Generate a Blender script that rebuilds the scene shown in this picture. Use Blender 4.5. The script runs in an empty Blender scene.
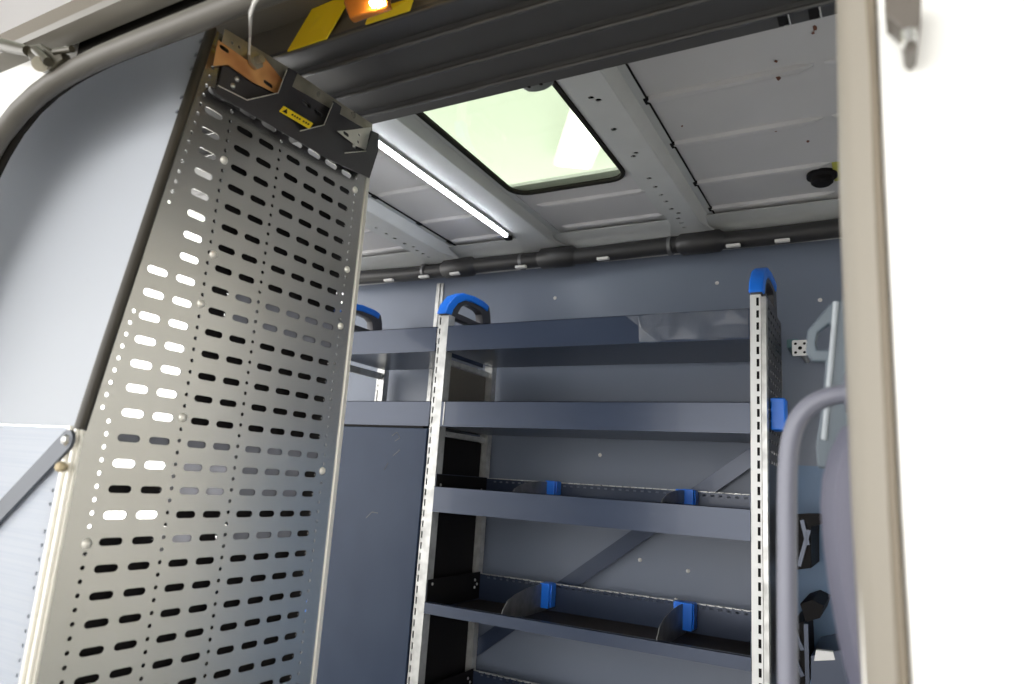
import bpy, bmesh, math, random
from mathutils import Vector, Matrix
random.seed(7)
SC = bpy.context.scene
COL = SC.collection
GROUND = 1.70          # the lens stands 1.70 m above the workshop floor
FLOOR = -1.04          # van floor, measured from the lens

# ------------------------------------------------------------------ camera frame
F, PW, PH = 690.0, 1024, 684
def _n(v): return v.normalized()
AY = _n(Vector((375, -166, -690)))
AZ = Vector((223, 3342, -690)).normalized(); AZ = _n(AZ - AY * AZ.dot(AY))
AX = AY.cross(AZ)
ROT = Matrix((AX, AY, AZ))
def ray(px, py): return ROT @ Vector((px - PW / 2, -(py - PH / 2), -F))
def onY(px, py, y): d = ray(px, py); return d * (y / d.y)
def onX(px, py, x): d = ray(px, py); return d * (x / d.x)
def onZ(px, py, z): d = ray(px, py); return d * (z / d.z)

# ------------------------------------------------------------------ materials
def mat(name, col, rough=.5, metal=0., spec=.5, noise=None, bump=None, emit=None, coat=0.):
    m = bpy.data.materials.new(name); m.use_nodes = True
    nt = m.node_tree; b = nt.nodes['Principled BSDF']
    b.inputs['Base Color'].default_value = (*col, 1)
    b.inputs['Roughness'].default_value = rough
    b.inputs['Metallic'].default_value = metal
    b.inputs['Specular IOR Level'].default_value = spec
    b.inputs['Coat Weight'].default_value = coat
    if emit:
        b.inputs['Emission Color'].default_value = (*emit[0], 1)
        b.inputs['Emission Strength'].default_value = emit[1]
    tc = nt.nodes.new('ShaderNodeTexCoord')
    if noise:                                  # (scale, colour 2, amount low, high, rough delta, stretch)
        sc, c2, lo, hi, rd, st = noise
        mp = nt.nodes.new('ShaderNodeMapping'); mp.inputs['Scale'].default_value = st
        nt.links.new(tc.outputs['Object'], mp.inputs['Vector'])
        n = nt.nodes.new('ShaderNodeTexNoise'); n.inputs['Scale'].default_value = sc
        n.inputs['Detail'].default_value = 2
        nt.links.new(mp.outputs['Vector'], n.inputs['Vector'])
        r = nt.nodes.new('ShaderNodeValToRGB')
        r.color_ramp.elements[0].position = lo; r.color_ramp.elements[1].position = hi
        r.color_ramp.elements[0].color = (*col, 1); r.color_ramp.elements[1].color = (*c2, 1)
        nt.links.new(n.outputs['Fac'], r.inputs['Fac'])
        nt.links.new(r.outputs['Color'], b.inputs['Base Color'])
        if rd:
            mr = nt.nodes.new('ShaderNodeMapRange')
            mr.inputs['To Min'].default_value = rough - rd; mr.inputs['To Max'].default_value = rough + rd
            mr.inputs['From Min'].default_value = .3; mr.inputs['From Max'].default_value = .7
            nt.links.new(n.outputs['Fac'], mr.inputs['Value'])
            nt.links.new(mr.outputs['Result'], b.inputs['Roughness'])
    if bump:
        sc, st, dist = bump
        mp = nt.nodes.new('ShaderNodeMapping'); mp.inputs['Scale'].default_value = st
        nt.links.new(tc.outputs['Object'], mp.inputs['Vector'])
        n = nt.nodes.new('ShaderNodeTexNoise'); n.inputs['Scale'].default_value = sc
        nt.links.new(mp.outputs['Vector'], n.inputs['Vector'])
        bp = nt.nodes.new('ShaderNodeBump'); bp.inputs['Distance'].default_value = dist
        bp.inputs['Strength'].default_value = .6
        nt.links.new(n.outputs['Fac'], bp.inputs['Height'])
        nt.links.new(bp.outputs['Normal'], b.inputs['Normal'])
    return m

U = (1, 1, 1)
M = {}
M['roof'] = mat('grey_roof_primer', (.58, .57, .585), .45, noise=(4, (.55, .54, .555), .35, .7, .06, U))
M['rib'] = mat('grey_rib_primer', (.56, .57, .575), .42, noise=(9, (.53, .54, .545), .35, .7, .06, U))
M['wall'] = mat('blue_grey_panel', (.165, .192, .255), .42, noise=(3, (.155, .182, .244), .3, .75, .08, U))
M['header'] = mat('charcoal_header', (.072, .070, .073), .55, noise=(5, (.066, .064, .067), .3, .7, .05, U))
M['recess'] = mat('brown_primer', (.13, .112, .088), .6)
M['seal'] = mat('grey_rubber_seal', (.095, .087, .075), .45)
M['groove'] = mat('black_rubber', (.016, .014, .012), .7, spec=.12)
M['white'] = mat('white_body_paint', (.84, .835, .81), .22, coat=.4)
M['jamb'] = mat('grey_jamb_paint', (.28, .255, .215), .5)
M['jambtrim'] = mat('lavender_grey_plastic', (.10, .10, .145), .5)
M['tube'] = mat('grey_painted_tube', (.20, .205, .255), .38)
M['stain'] = mat('stainless_steel', (.57, .565, .56), .27, 1., noise=(2.2, (.49, .475, .45), .30, .80, 0, (1, 1.0, 1.8)))
M['edge'] = mat('bright_cut_edge', (.80, .78, .72), .35, .4)
M['rubber_edge'] = mat('brown_edge_trim', (.035, .030, .022), .4)
M['galv'] = mat('galvanised_steel', (.62, .62, .61), .38, .55, noise=(30, (.50, .50, .49), .4, .65, .08, U))
M['galvw'] = mat('white_upright_paint', (.78, .78, .78), .4, .1)
M['lip'] = mat('blue_grey_powder_coat', (.036, .051, .092), .30, .2, noise=(5, (.031, .045, .084), .2, .8, 0, (1, 1, 3)), coat=.15)
M['door'] = mat('slate_blue_cabinet', (.019, .034, .072), .42, .1, spec=.3, noise=(6, (.030, .047, .088), .3, .8, 0, (1, 1, .6)))
M['black'] = mat('black_coat', (.010, .009, .010), .65, spec=.15)
M['matt'] = mat('dark_brown_mat', (.022, .015, .013), .75, noise=(40, (.030, .021, .018), .4, .6, 0, U))
M['divider'] = mat('grey_divider', (.20, .20, .205), .4, .5, noise=(25, (.14, .14, .145), .4, .7, .05, U))
M['blue'] = mat('blue_plastic', (.010, .19, .86), .35)
M['poly'] = mat('pale_blue_sheet', (.56, .585, .63), .45, spec=.4, noise=(1.2, (.55, .58, .625), .2, .8, .03, U))
M['poly2'] = mat('pale_blue_ribbed_sheet', (.54, .575, .64), .4, noise=(1, (.47, .515, .595), .40, .65, 0, (4, 4, 420)))
M['bracket'] = mat('charcoal_steel', (.060, .058, .066), .38, .2)
M['copper'] = mat('rusty_orange_plate', (.80, .42, .17), .45, .2, noise=(18, (.50, .20, .07), .4, .72, .1, U))
M['zinc'] = mat('zinc_plated', (.55, .52, .44), .35, .7, noise=(22, (.36, .33, .26), .4, .7, .1, U))
M['yellow'] = mat('yellow_tape', (.98, .68, .010), .45)
M['sticker'] = mat('yellow_sticker', (.98, .72, .015), .45)
M['ink'] = mat('black_ink', (.015, .012, .01), .6)
M['amber'] = mat('amber_lens', (.55, .19, .03), .15, coat=.5)
M['conduit'] = mat('black_conduit', (.030, .029, .030), .45)
M['tie'] = mat('white_clip', (.70, .68, .66), .5)
M['plastic_grey'] = mat('grey_plug', (.16, .17, .17), .35)
M['steelbar'] = mat('dark_grey_bar', (.075, .085, .105), .42, .2)
M['tan'] = mat('tan_knob', (.50, .41, .26), .5)
M['bolt'] = mat('steel_bolt', (.60, .60, .60), .3, 1.)
M['whiteplate'] = mat('white_connector', (.85, .85, .85), .4)
M['hinge'] = mat('grey_brown_hinge', (.12, .105, .09), .4)
M['pin'] = mat('polished_pin', (.75, .75, .75), .2, 1.)
M['arm'] = mat('brown_steel_arm', (.055, .048, .032), .4, .3)
M['endframe'] = mat('pale_slate_plate', (.09, .12, .15), .4)
M['wfloor'] = mat('grey_concrete', (.46, .45, .43), .6, noise=(2, (.42, .41, .39), .3, .7, 0, U))
M['vfloor'] = mat('grey_van_floor', (.30, .31, .33), .6)
M['wceil'] = mat('cream_ceiling', (.58, .62, .54), .7)
M['ybeam'] = mat('yellow_beam', (.62, .52, .12), .5)
M['led'] = mat('led_diffuser', (.9, .9, .9), .4, emit=((.90, .95, 1.0), 18.))
M['lamp'] = mat('lamp_tube', (.9, .9, .9), .4, emit=((1., .97, .90), 7.))
M['liner'] = mat('white_liner', (.86, .87, .90), .45)
M['rust'] = mat('rust_fleck', (.16, .06, .035), .7)
for _k in ('poly', 'poly2'):                           # translucent plastic: part of the light comes through
    _n2 = M[_k].node_tree; _b = _n2.nodes['Principled BSDF']; _out = _n2.nodes['Material Output']
    _tr = _n2.nodes.new('ShaderNodeBsdfTranslucent'); _tr.inputs['Color'].default_value = (.70, .73, .79, 1)
    _ms = _n2.nodes.new('ShaderNodeMixShader'); _ms.inputs[0].default_value = .35
    _n2.links.new(_b.outputs[0], _ms.inputs[1]); _n2.links.new(_tr.outputs[0], _ms.inputs[2])
    _n2.links.new(_ms.outputs[0], _out.inputs['Surface'])
M['glass'] = bpy.data.materials.new('green_tinted_glass'); M['glass'].use_nodes = True
_nt = M['glass'].node_tree; _nt.nodes.clear()
_o = _nt.nodes.new('ShaderNodeOutputMaterial'); _mx = _nt.nodes.new('ShaderNodeMixShader')
_t = _nt.nodes.new('ShaderNodeBsdfTransparent'); _t.inputs['Color'].default_value = (.89, .945, .87, 1)
_g = _nt.nodes.new('ShaderNodeBsdfGlossy'); _g.inputs['Roughness'].default_value = .03
_mx.inputs[0].default_value = .06
_nt.links.new(_t.outputs[0], _mx.inputs[1])
_nt.links.new(_g.outputs[0], _mx.inputs[2]); _nt.links.new(_mx.outputs[0], _o.inputs[0])

# ------------------------------------------------------------------ object helpers
def tag(o, label=None, cat=None, group=None, kind=None):
    if label: o['label'] = label
    if cat: o['category'] = cat
    if group: o['group'] = group
    if kind: o['kind'] = kind
    return o
def thing(name, loc, label, cat, group=None):
    o = bpy.data.objects.new(name, None); COL.objects.link(o)
    o.empty_display_size = .05; o.location = loc
    return tag(o, label, cat, group)
def base_of(o):
    v = Vector((0, 0, 0))
    while o is not None: v += Vector(o.location); o = o.parent
    return v
class MB:
    def __init__(s): s.bm = bmesh.new()
    def box(s, x0, x1, y0, y1, z0, z1):
        vs = [s.bm.verts.new((x, y, z)) for x in (x0, x1) for y in (y0, y1) for z in (z0, z1)]
        for f in ((0,1,3,2),(4,6,7,5),(0,4,5,1),(2,3,7,6),(0,2,6,4),(1,5,7,3)):
            s.bm.faces.new([vs[i] for i in f])
        return s
    def bar(s, a, b, w, h, up=(0, 0, 1)):              # square bar from a to b
        a, b = Vector(a), Vector(b); d = (b - a).normalized(); u = Vector(up)
        sd = d.cross(u).normalized() * (w / 2); u2 = sd.cross(d).normalized() * (h / 2)
        vs = [s.bm.verts.new(p + i * sd + j * u2) for p in (a, b) for i in (-1, 1) for j in (-1, 1)]
        for f in ((0,1,3,2),(4,6,7,5),(0,4,5,1),(2,3,7,6),(0,2,6,4),(1,5,7,3)):
            s.bm.faces.new([vs[i] for i in f])
        return s
    def tube(s, path, r, n=12, cap=True):
        path = [Vector(p) for p in path]; rs = r if isinstance(r, (list, tuple)) else [r] * len(path)
        rings = []; ref = None
        for i, p in enumerate(path):
            t = (path[min(i + 1, len(path) - 1)] - path[max(i - 1, 0)]).normalized()
            if ref is None: ref = t.orthogonal().normalized()
            ref = (ref - t * ref.dot(t)).normalized(); b = t.cross(ref)
            rings.append([s.bm.verts.new(p + (ref * math.cos(k * 2 * math.pi / n) + b * math.sin(k * 2 * math.pi / n)) * rs[i]) for k in range(n)])
        for a, b in zip(rings, rings[1:]):
            for k in range(n): s.bm.faces.new((a[k], a[(k + 1) % n], b[(k + 1) % n], b[k]))
        if cap: s.bm.faces.new(rings[0][::-1]); s.bm.faces.new(rings[-1])
        return s
    def dome(s, c, axis, r, h, n=10, k=3):              # rivet or bolt head
        c, axis = Vector(c), Vector(axis).normalized()
        pts = [c + axis * (h * math.sin(i / k * math.pi / 2)) for i in range(k + 1)]
        rs = [max(r * math.cos(i / k * math.pi / 2), r * .12) for i in range(k + 1)]
        return s.tube(pts, rs, n)
    def prism(s, pts, d):                               # polygon swept by vector d
        d = Vector(d); a = [s.bm.verts.new(Vector(p)) for p in pts]; b = [s.bm.verts.new(Vector(p) + d) for p in pts]
        s.bm.faces.new(a); s.bm.faces.new(b[::-1])
        for i in range(len(a)):
            j = (i + 1) % len(a); s.bm.faces.new((a[j], a[i], b[i], b[j]))
        return s
    def sheet(s, prof, x0, x1, th):                     # (y, z) profile line with thickness, along X
        n = len(prof); off = []
        for i, (y, z) in enumerate(prof):
            p0 = prof[max(i - 1, 0)]; p1 = prof[min(i + 1, n - 1)]
            t = Vector((p1[0] - p0[0], p1[1] - p0[1])).normalized(); off.append((y - t.y * th, z + t.x * th))
        return s.prism([(x0, y, z) for y, z in prof] + [(x0, y, z) for y, z in off[::-1]], (x1 - x0, 0, 0))
    def plate(s, outline, holes, th, O, U_, V_):        # flat plate with cut holes: (u, v) outlines -> O + uU + vV
        cu = bpy.data.curves.new('tmp', 'CURVE'); cu.dimensions = '2D'; cu.fill_mode = 'BOTH'; cu.extrude = th / 2
        for poly in [outline] + holes:
            sp = cu.splines.new('POLY'); sp.points.add(len(poly) - 1); sp.use_cyclic_u = True
            for q, (u, v) in zip(sp.points, poly): q.co = (u, v, 0, 1)
        ob = bpy.data.objects.new('tmp', cu); COL.objects.link(ob)
        dg = bpy.context.evaluated_depsgraph_get(); me = bpy.data.meshes.new_from_object(ob.evaluated_get(dg))
        bpy.data.objects.remove(ob); bpy.data.curves.remove(cu)
        O, U_, V_ = Vector(O), Vector(U_), Vector(V_); Nn = U_.cross(V_).normalized()
        for v in me.vertices: c = v.co.copy(); v.co = O + U_ * c.x + V_ * c.y + Nn * c.z
        s.bm.from_mesh(me); bpy.data.meshes.remove(me)
        return s
    def build(s, name, m, parent=None, smooth=False, bevel=0., segs=2, weld=True):
        if weld: bmesh.ops.remove_doubles(s.bm, verts=s.bm.verts, dist=1e-6)
        bmesh.ops.recalc_face_normals(s.bm, faces=s.bm.faces)
        if parent is None:
            cs = [v.co for v in s.bm.verts]
            org = Vector((sum(c.x for c in cs) / len(cs), sum(c.y for c in cs) / len(cs), min(c.z for c in cs)))
        else: org = base_of(parent)
        me = bpy.data.meshes.new(name)
        for v in s.bm.verts: v.co -= org
        s.bm.to_mesh(me); s.bm.free()
        o = bpy.data.objects.new(name, me); COL.objects.link(o); me.materials.append(m)
        if parent is None: o.location = org
        else: o.parent = parent
        if smooth:
            for p in me.polygons: p.use_smooth = True
            e = o.modifiers.new('sharp', 'EDGE_SPLIT'); e.split_angle = math.radians(38)
        if bevel:
            b = o.modifiers.new('bevel', 'BEVEL'); b.width = bevel; b.segments = segs; b.limit_method = 'ANGLE'
            b.angle_limit = math.radians(40)
        return o
def struct(mb, name, m, **k):
    o = mb.build(name, m, **k); o['kind'] = 'structure'; return o
def slot(c, v, w, h, n=4):                              # stadium outline centred at (c, v)
    r = h / 2; pts = []
    for sgn, cx in ((1, c + w / 2 - r), (-1, c - w / 2 + r)):
        for k in range(n + 1):
            a = -math.pi / 2 + k * math.pi / n; pts.append((cx + sgn * r * math.cos(a), v + sgn * r * math.sin(a)))
    return pts
def disc(c, v, r, n=8): return [(c + r * math.cos(k * 2 * math.pi / n), v + r * math.sin(k * 2 * math.pi / n)) for k in range(n)]
def rect(a, b, c, d): return [(a, c), (b, c), (b, d), (a, d)]
def roundrect(a, b, c, d, r, n=4):
    out = []
    for cx, cy, a0 in ((b - r, d - r, 0), (a + r, d - r, 90), (a + r, c + r, 180), (b - r, c + r, 270)):
        for k in range(n + 1):
            t = math.radians(a0 + 90 * k / n); out.append((cx + r * math.cos(t), cy + r * math.sin(t)))
    return out
XYZ = (Vector((1, 0, 0)), Vector((0, 1, 0)), Vector((0, 0, 1)))

def domes(name, pts, axis, r, h, m, parent, n=8, k=3):
    for p in pts: MB().dome(p, axis, r, h, n, k).build(name, m, parent, smooth=True)
# ================================================================== SETTING: the van
RX0, RX1 = -2.15, 1.05
YW = 2.30                                               # far wall
RZ = .90                                                # roof skin
HX0, HX1, HY0, HY1 = -1.005, -.63, 1.16, 1.80           # roof hatch opening
# roof skin with pressed beads running along the van and an opening for the hatch
m = MB()
m.plate(rect(RX0, RX1, .55, 2.36), [roundrect(HX0, HX1, HY0, HY1, .06)], .004, (0, 0, RZ + .002), XYZ[0], XYZ[1])
bays = [(-2.10, -1.98), (-1.94, -1.64), (-1.45, -1.17), (-.98, -.60), (-.455, -.10), (-.06, .5)]
for bi, (a, b) in enumerate(bays):
    for y in (.95, 1.18, 1.42, 1.65, 1.90, 2.10):
        if bi == 3 and y < 1.83: continue
        e = .03; a2 = a if bi < 4 else a - .02
        prof = [(y - .014, RZ + .001), (y - .009, RZ - .009), (y, RZ - .012), (y + .009, RZ - .009), (y + .014, RZ + .001)]
        rings = []
        for x, k in ((a2, 0.02), (a2 + e, 1), (b - e, 1), (b, 0.02)):
            rings.append([m.bm.verts.new((x, y + (q[0] - y) * (.4 + .6 * k), RZ + (q[1] - RZ) * k)) for q in prof])
        for r0, r1 in zip(rings, rings[1:]):
            for i in range(4): m.bm.faces.new((r0[i], r0[i + 1], r1[i + 1], r1[i]))
# roof edge rolling down to the far wall
m.sheet([(2.36, .86), (2.345, .885), (2.30, RZ)], RX0, RX1, .003)
struct(m, 'ceiling', M['roof'], smooth=True)
# cross ribs
def rib(n, x0, x1, holes=True, led=False):
    d = .042 if holes else .030
    y0, y1 = .95, 2.22
    m = MB()
    hs = []
    if holes:
        for y in [1.30, 1.315, 1.45, 1.585, 1.60, 1.74, 1.80, 1.86, 1.91, 1.97, 2.01, 2.05, 2.09, 2.13]:
            hs.append(disc(x0 + .035 + (.012 if int(y * 1000) % 2 else 0), y, (.007 if y < 1.9 else .008)))
    m.plate(rect(x0, x1, y0, y1), hs, .003, (0, 0, RZ - d), XYZ[0], XYZ[1])
    for x, s in ((x0, -1), (x1, 1)):
        m.prism([(x, y0, RZ - d), (x, y1, RZ - d), (x + s * .016, y1, RZ + .001), (x + s * .016, y0, RZ + .001)], (s * .002, 0, .001))
        m.box(x + s * .014, x + s * .036, y0, y1, RZ - .004, RZ - .001)
    for s, xx in ((-1, x0), (1, x1)):                   # splayed foot at the cant rail
        m.prism([(xx - s * .01, 2.06, RZ - d), (xx + s * .035, 2.21, RZ - d), (xx - s * .01, 2.21, RZ - d)], (0, 0, .004))
    struct(m, 'trim_%d' % n, M['rib'])
    if holes:
        k = MB()
        k.box(x1 + .036, x1 + .039, y0, y1 - .02, RZ - .005, RZ)
        for yy in (1.42, 1.65, 1.90, 2.10): k.box(x1 + .030, x1 + .042, yy - .012, yy + .012, RZ - .007, RZ)
        k.box(x0 + .01, x1 - .01, y0, y1, RZ - .006, RZ - .004)
        struct(k, 'trim_%d' % (n + 20), M['black'])
rib(1, -.585, -.495)
rib(2, -1.150, -1.040, holes=False)
rib(3, -1.600, -1.490)
# cant rail where roof meets the far wall
m = MB(); m.sheet([(2.13, RZ - .012), (2.17, RZ - .02), (2.205, RZ - .022), (2.245, RZ - .05), (2.255, RZ - .09)], RX0, RX1, .003)
struct(m, 'trim_5', M['rib'], smooth=True)
# far wall panel with rivets
m = MB(); m.box(RX0, -.262, YW, YW + .012, FLOOR, .86); m.box(-.262, RX1, YW, YW + .012, .11, .86)
wb = struct(m, 'wall_back', M['wall'])
struct(MB().box(-.262, RX1, YW + .001, YW + .013, FLOOR, .11), 'wall_back_lower', mat('teal_blue_panel', (.115, .205, .36), .4))
for px, py in ((555, 298), (717, 283), (724, 360), (470, 306), (436, 309), (640, 560), (688, 571), (676, 600), (600, 455), (820, 300)):
    domes('rivet', [onY(px, py, YW)], (0, -1, 0), .007, .004, M['tie'], wb)
m = MB(); p0 = onY(440, 283, YW); p1 = onY(446, 305, YW)
m.box(p0.x - .012, p0.x + .022, YW - .005, YW - .0005, .30, .80); m.box(p0.x + .002, p0.x + .008, YW - .009, YW - .004, .30, .80)
struct(m, 'trim_6', M['galv'])
# floor
struct(MB().box(RX0, RX1, .50, YW + .05, FLOOR - .05, FLOOR), 'floor', M['vfloor'])
# near side wall with the sliding-door opening (outer white skin)
YD = .45
op = [(-.015, FLOOR), (-.015, .497), (-.80, .497), (-.88, .496), (-.95, .490), (-1.01, .478), (-1.055, .460), (-1.090, .435), (-1.120, .395), (-1.145, .34), (-1.165, .26), (-1.18, .15), (-1.19, 0), (-1.19, FLOOR)]
outl = [(RX0, FLOOR), (RX0, .535), (RX1, .535), (RX1, FLOOR)]
# skin = left piece + strip over the door + right piece, one polygon
opo = [(x - .014 * max(0, min(1, (.52 - z) / .06)) * (x < -.9), z + .014 * (x > -1.1) * (z > .3)) for x, z in op]
skin = [(RX0, FLOOR)] + [(x, z) for x, z in opo[::-1]] + [(RX1, FLOOR), (RX1, .524), (RX0, .524)]
m = MB(); m.plate(skin, [], .006, (0, YD + .003, 0), XYZ[0], XYZ[2])
struct(m, 'wall_front', M['white'])
# side wall above the door up to the roof, outside the header
m = MB(); m.sheet([(.47, .588), (.58, .74), (.70, .90), (.74, .94)], RX0, RX1, .004)
m.sheet([(.72, .94), (2.3, .96), (2.40, .88), (2.42, .3), (2.42, FLOOR)], RX0, HX0 - .08, .01); m.sheet([(.72, .94), (2.3, .96), (2.40, .88), (2.42, .3), (2.42, FLOOR)], HX1 + .08, RX1, .01)
m.sheet([(.72, .94), (HY0 - .05, .945)], HX0 - .08, HX1 + .08, .01); m.sheet([(HY1 + .05, .955), (2.3, .96), (2.40, .88), (2.42, .3), (2.42, FLOOR)], HX0 - .08, HX1 + .08, .01)
struct(m, 'wall_outer', M['white'])
# gutter rail above the opening: bright lip, grey face, dark groove
XR = .02
m = MB(); m.sheet([(.462, .569), (.452, .570), (.446, .573), (.439, .577), (.4375, .581), (.444, .587), (.47, .590)], RX0, XR, .004)
struct(m, 'trim_7', mat('grey_gutter_paint', (.13, .12, .10), .3), smooth=True)
struct(MB().box(-1.0, XR, .474, .480, .532, .586), 'trim_8', M['groove'])
struct(MB().tube([(RX0, .4375, .582), (XR, .4375, .582)], .0032, 10), 'trim_21', M['white'], smooth=True)  # white strip puts the gutter lip's highlight into the colour
struct(MB().box(RX0, -1.0, .458, .474, .515, .585), 'trim_19', M['white'])
# rubber seal round the opening
path = [Vector((x, 0, z)) for x, z in op[1:]]
path[0] = Vector((.0, 0, .497))
dense = []
for a, b in zip(path, path[1:]):
    n = max(1, int((b - a).length / .03))
    for k in range(n): dense.append(a.lerp(b, k / n))
dense.append(path[-1])
sm = [dense[0]] + [(dense[i - 1] + dense[i] * 2 + dense[i + 1]) / 4 for i in range(1, len(dense) - 1)] + [dense[-1]]
m = MB(); m.tube([Vector((p.x, YD - .004, p.z + .013)) if i < 3 else Vector((p.x, YD - .004, p.z)) + _n(Vector((sm[max(i-1,0)].z - sm[min(i+1,len(sm)-1)].z, 0, sm[min(i+1,len(sm)-1)].x - sm[max(i-1,0)].x))) * -.013 for i, p in enumerate(sm)], .0135, 14)
struct(m, 'trim_9', M['seal'], smooth=True)
m = MB(); m.tube([Vector((p.x, YD + .014, p.z + .022)) for p in sm], .0065, 10)
struct(m, 'trim_10', M['groove'], smooth=True)
# header: recess above the door, then ribbed charcoal trim rising to the roof
HX = -.0
m = MB(); m.sheet([(.486, .535), (.502, .55), (.505, .70), (.69, .71), (.69, .655)], RX0, XR + .25, .004)
struct(m, 'trim_11', M['recess'])
def hp(r, y): return (y, r * y)
prof = [hp(.951, .690), hp(.940, .700)]
for r, y in ((.886, .765), (.801, .862), (.741, .945)):
    prof += [(y - .0065, r * y - .001), (y - .002, r * y - .0095), (y + .002, r * y - .0085), (y + .0065, r * y + .003)]
prof += [(.992, .7030), (1.002, .712), (1.006, .730), (1.006, .90)]
MB_b = MB()
for r, y in ((.886, .765), (.801, .862), (.741, .945)): MB_b.tube([(RX0, y, r * y - .0075), (XR + 1.0, y, r * y - .0075)], .0040, 10)
m = MB(); m.sheet(prof, RX0, XR + 1.0, .004)
struct(m, 'trim_12', M['header'])
struct(MB_b, 'trim_4', mat('ridge_highlight_charcoal', (.10, .097, .098), .22, coat=.6), smooth=True)  # glossier, paler tubes carry the highlights of the header ridges
m = MB(); m.box(RX0, XR + 1.0, 1.0065, 1.009, .715, .722); struct(m, 'trim_13', M['groove'])
# right-hand door pillar (jamb) and its inner plastic trim
def strip(n, secs, matl):                               # secs: list of (z, [(x, y) ...])
    m = MB(); rings = [[m.bm.verts.new((x, y, z)) for x, y in s] for z, s in secs]
    for a, b in zip(rings, rings[1:]):
        for i in range(len(a)):
            j = (i + 1) % len(a); m.bm.faces.new((a[i], a[j], b[j], b[i]))
    m.bm.faces.new(rings[0]); m.bm.faces.new(rings[-1][::-1])
    return struct(m, n, matl, smooth=True)
def jsec(l, r): return [(r, .434), (r - .004, .431), (l + .010, .440), (l + .003, .448), (l, .462), (l + .001, .50), (r, .52)]
strip('trim_14', [(FLOOR, jsec(-.010, .008)), (-.20, jsec(-.0125, .0065)), (-.09, jsec(-.0165, .0052)), (0., jsec(-.0185, .0045)), (.19, jsec(-.0195, .0042)), (.34, jsec(-.0175, .0058)), (.60, jsec(-.017, .0058))], M['jamb'])
def ds(r): return [(r - .0065, .4345), (r - .003, .4300), (r - .0005, .4295), (r + .0008, .432), (r + .0005, .436)]
strip('trim_15', [(FLOOR, ds(.0095)), (-.20, ds(.0075)), (0., ds(.0050)), (.19, ds(.0045)), (.60, ds(.006))], mat('brown_pillar_seal', (.17, .14, .10), .5))
# outer body to the right of the pillar
def os_(r): return [(r, .437), (r + .003, .429), (r + .015, .425), (r + .5, .415), (r + 1.2, .43), (r + 1.2, .445), (r, .445)]
strip('trim_16', [(FLOOR, os_(.0085)), (-.20, os_(.0072)), (0., os_(.0048)), (.19, os_(.0042)), (.60, os_(.0055))], M['white'])
# inner plastic trim swelling out from the pillar
def is_(l): return [(l + .03, .50), (l + .012, .505), (l + .003, .52), (l, .545), (l + .004, .57), (l + .03, .59)]
_q = [onY(px, py, .545) for px, py in ((880, 860), (850, 690), (838, 640), (829, 590), (823, 545), (820, 505), (822, 478), (829, 452), (840, 430))]
strip('trim_17', [(p.z, is_(p.x)) for p in _q], M['jambtrim'])

# roof hatch window
w = bpy.data.objects.new('window_1', None); COL.objects.link(w); w.location = (HX0, HY0, RZ); w['kind'] = 'structure'
m = MB(); m.plate(roundrect(HX0 - .004, HX1 + .004, HY0, HY1 + .004, .06, 6), [roundrect(HX0 + .007, HX1 - .007, HY0 + .01, HY1 - .007, .05, 6)], .012, (0, 0, RZ - .001), XYZ[0], XYZ[1])
m.build('gasket', M['groove'], w)
m = MB(); m.plate(roundrect(HX0 + .003, HX1 - .003, HY0, HY1 - .003, .055, 6), [], .003, (0, 0, RZ + .0035), XYZ[0], XYZ[1])
m.build('glass_pane', M['glass'], w)

# ================================================================== workshop around the van
struct(MB().box(-9, 9, -8, 10, -GROUND - .05, -GROUND), 'floor_workshop', M['wfloor'])
struct(MB().box(-9, 9, -.8, 10, 3.4, 3.5), 'ceiling_workshop', M['wceil'])
struct(MB().box(-9, 9, -8, -.8, 3.4, 3.5), 'ceiling_workshop_front', mat('grey_ceiling', (.24, .24, .23), .7))  # unseen half, darkened to cut light from above
t = tag(MB().box(-5.42, -5.12, 1.6, 9, 3.2, 3.4).build('ceiling_beam', M['ybeam'], None), 'dull yellow ceiling beam above the van roof at far top left', 'beam')
def lamp(name, x, y, z, L, label, along='y'):
    t = thing(name, (x, y, z), label, 'lamp')
    if along == 'y':
        MB().box(x - .08, x + .08, y - L / 2, y + L / 2, z + .03, z + .10).build('lamp_housing', M['whiteplate'], t)
        MB().tube([(x, y - L / 2 + .03, z), (x, y + L / 2 - .03, z)], .03, 10).build('lamp_tube', M['lamp'], t, smooth=True)
    return t

struct(MB().box(6.0, 6.1, -8, 10, -GROUND, 3.4), 'wall_workshop', mat('beige_workshop_wall', (.60, .585, .55), .7))  # unseen workshop wall, put here to dim the steel panel's reflection

# ================================================================== SHELVING
YF = 1.90                                               # front plane of the racks
def upright_slots(z0, z1, u, w, h, pitch):
    out = []; z = z0 + pitch
    while z < z1 - .01: out.append(rect(u - w / 2, u + w / 2, z - h / 2, z + h / 2)); z += pitch
    return out
def front_upright(x0, x1, su, top, root, m_front):
    """channel post: slotted front face, plain sides"""
    w = .0070 if m_front is M['galvw'] else .0055
    m = MB(); y = YF - .002
    m.box(x0, su - w / 2, y, YF, FLOOR, top); m.box(su + w / 2, x1, y, YF, FLOOR, top)
    z = FLOOR
    while z < top - .02:
        m.box(su - w / 2, su + w / 2, y, YF, z, min(z + .0125, top)); z += .0335
    m.box(su - w / 2, su + w / 2, y, YF, top - .008, top)
    m.box(x0, x0 + .002, YF, YF + .035, FLOOR, top)
    m.box(x1 - .002, x1, YF, YF + .035, FLOOR, top)
    o = m.build('upright', m_front, root)
    MB().box(x0 + .003, x1 - .003, YF + .004, YF + .006, FLOOR, top - .002).build('slot_shade', M['black'], o)  # black sheet behind the slots paints the post's shaded inside
    return o
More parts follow.
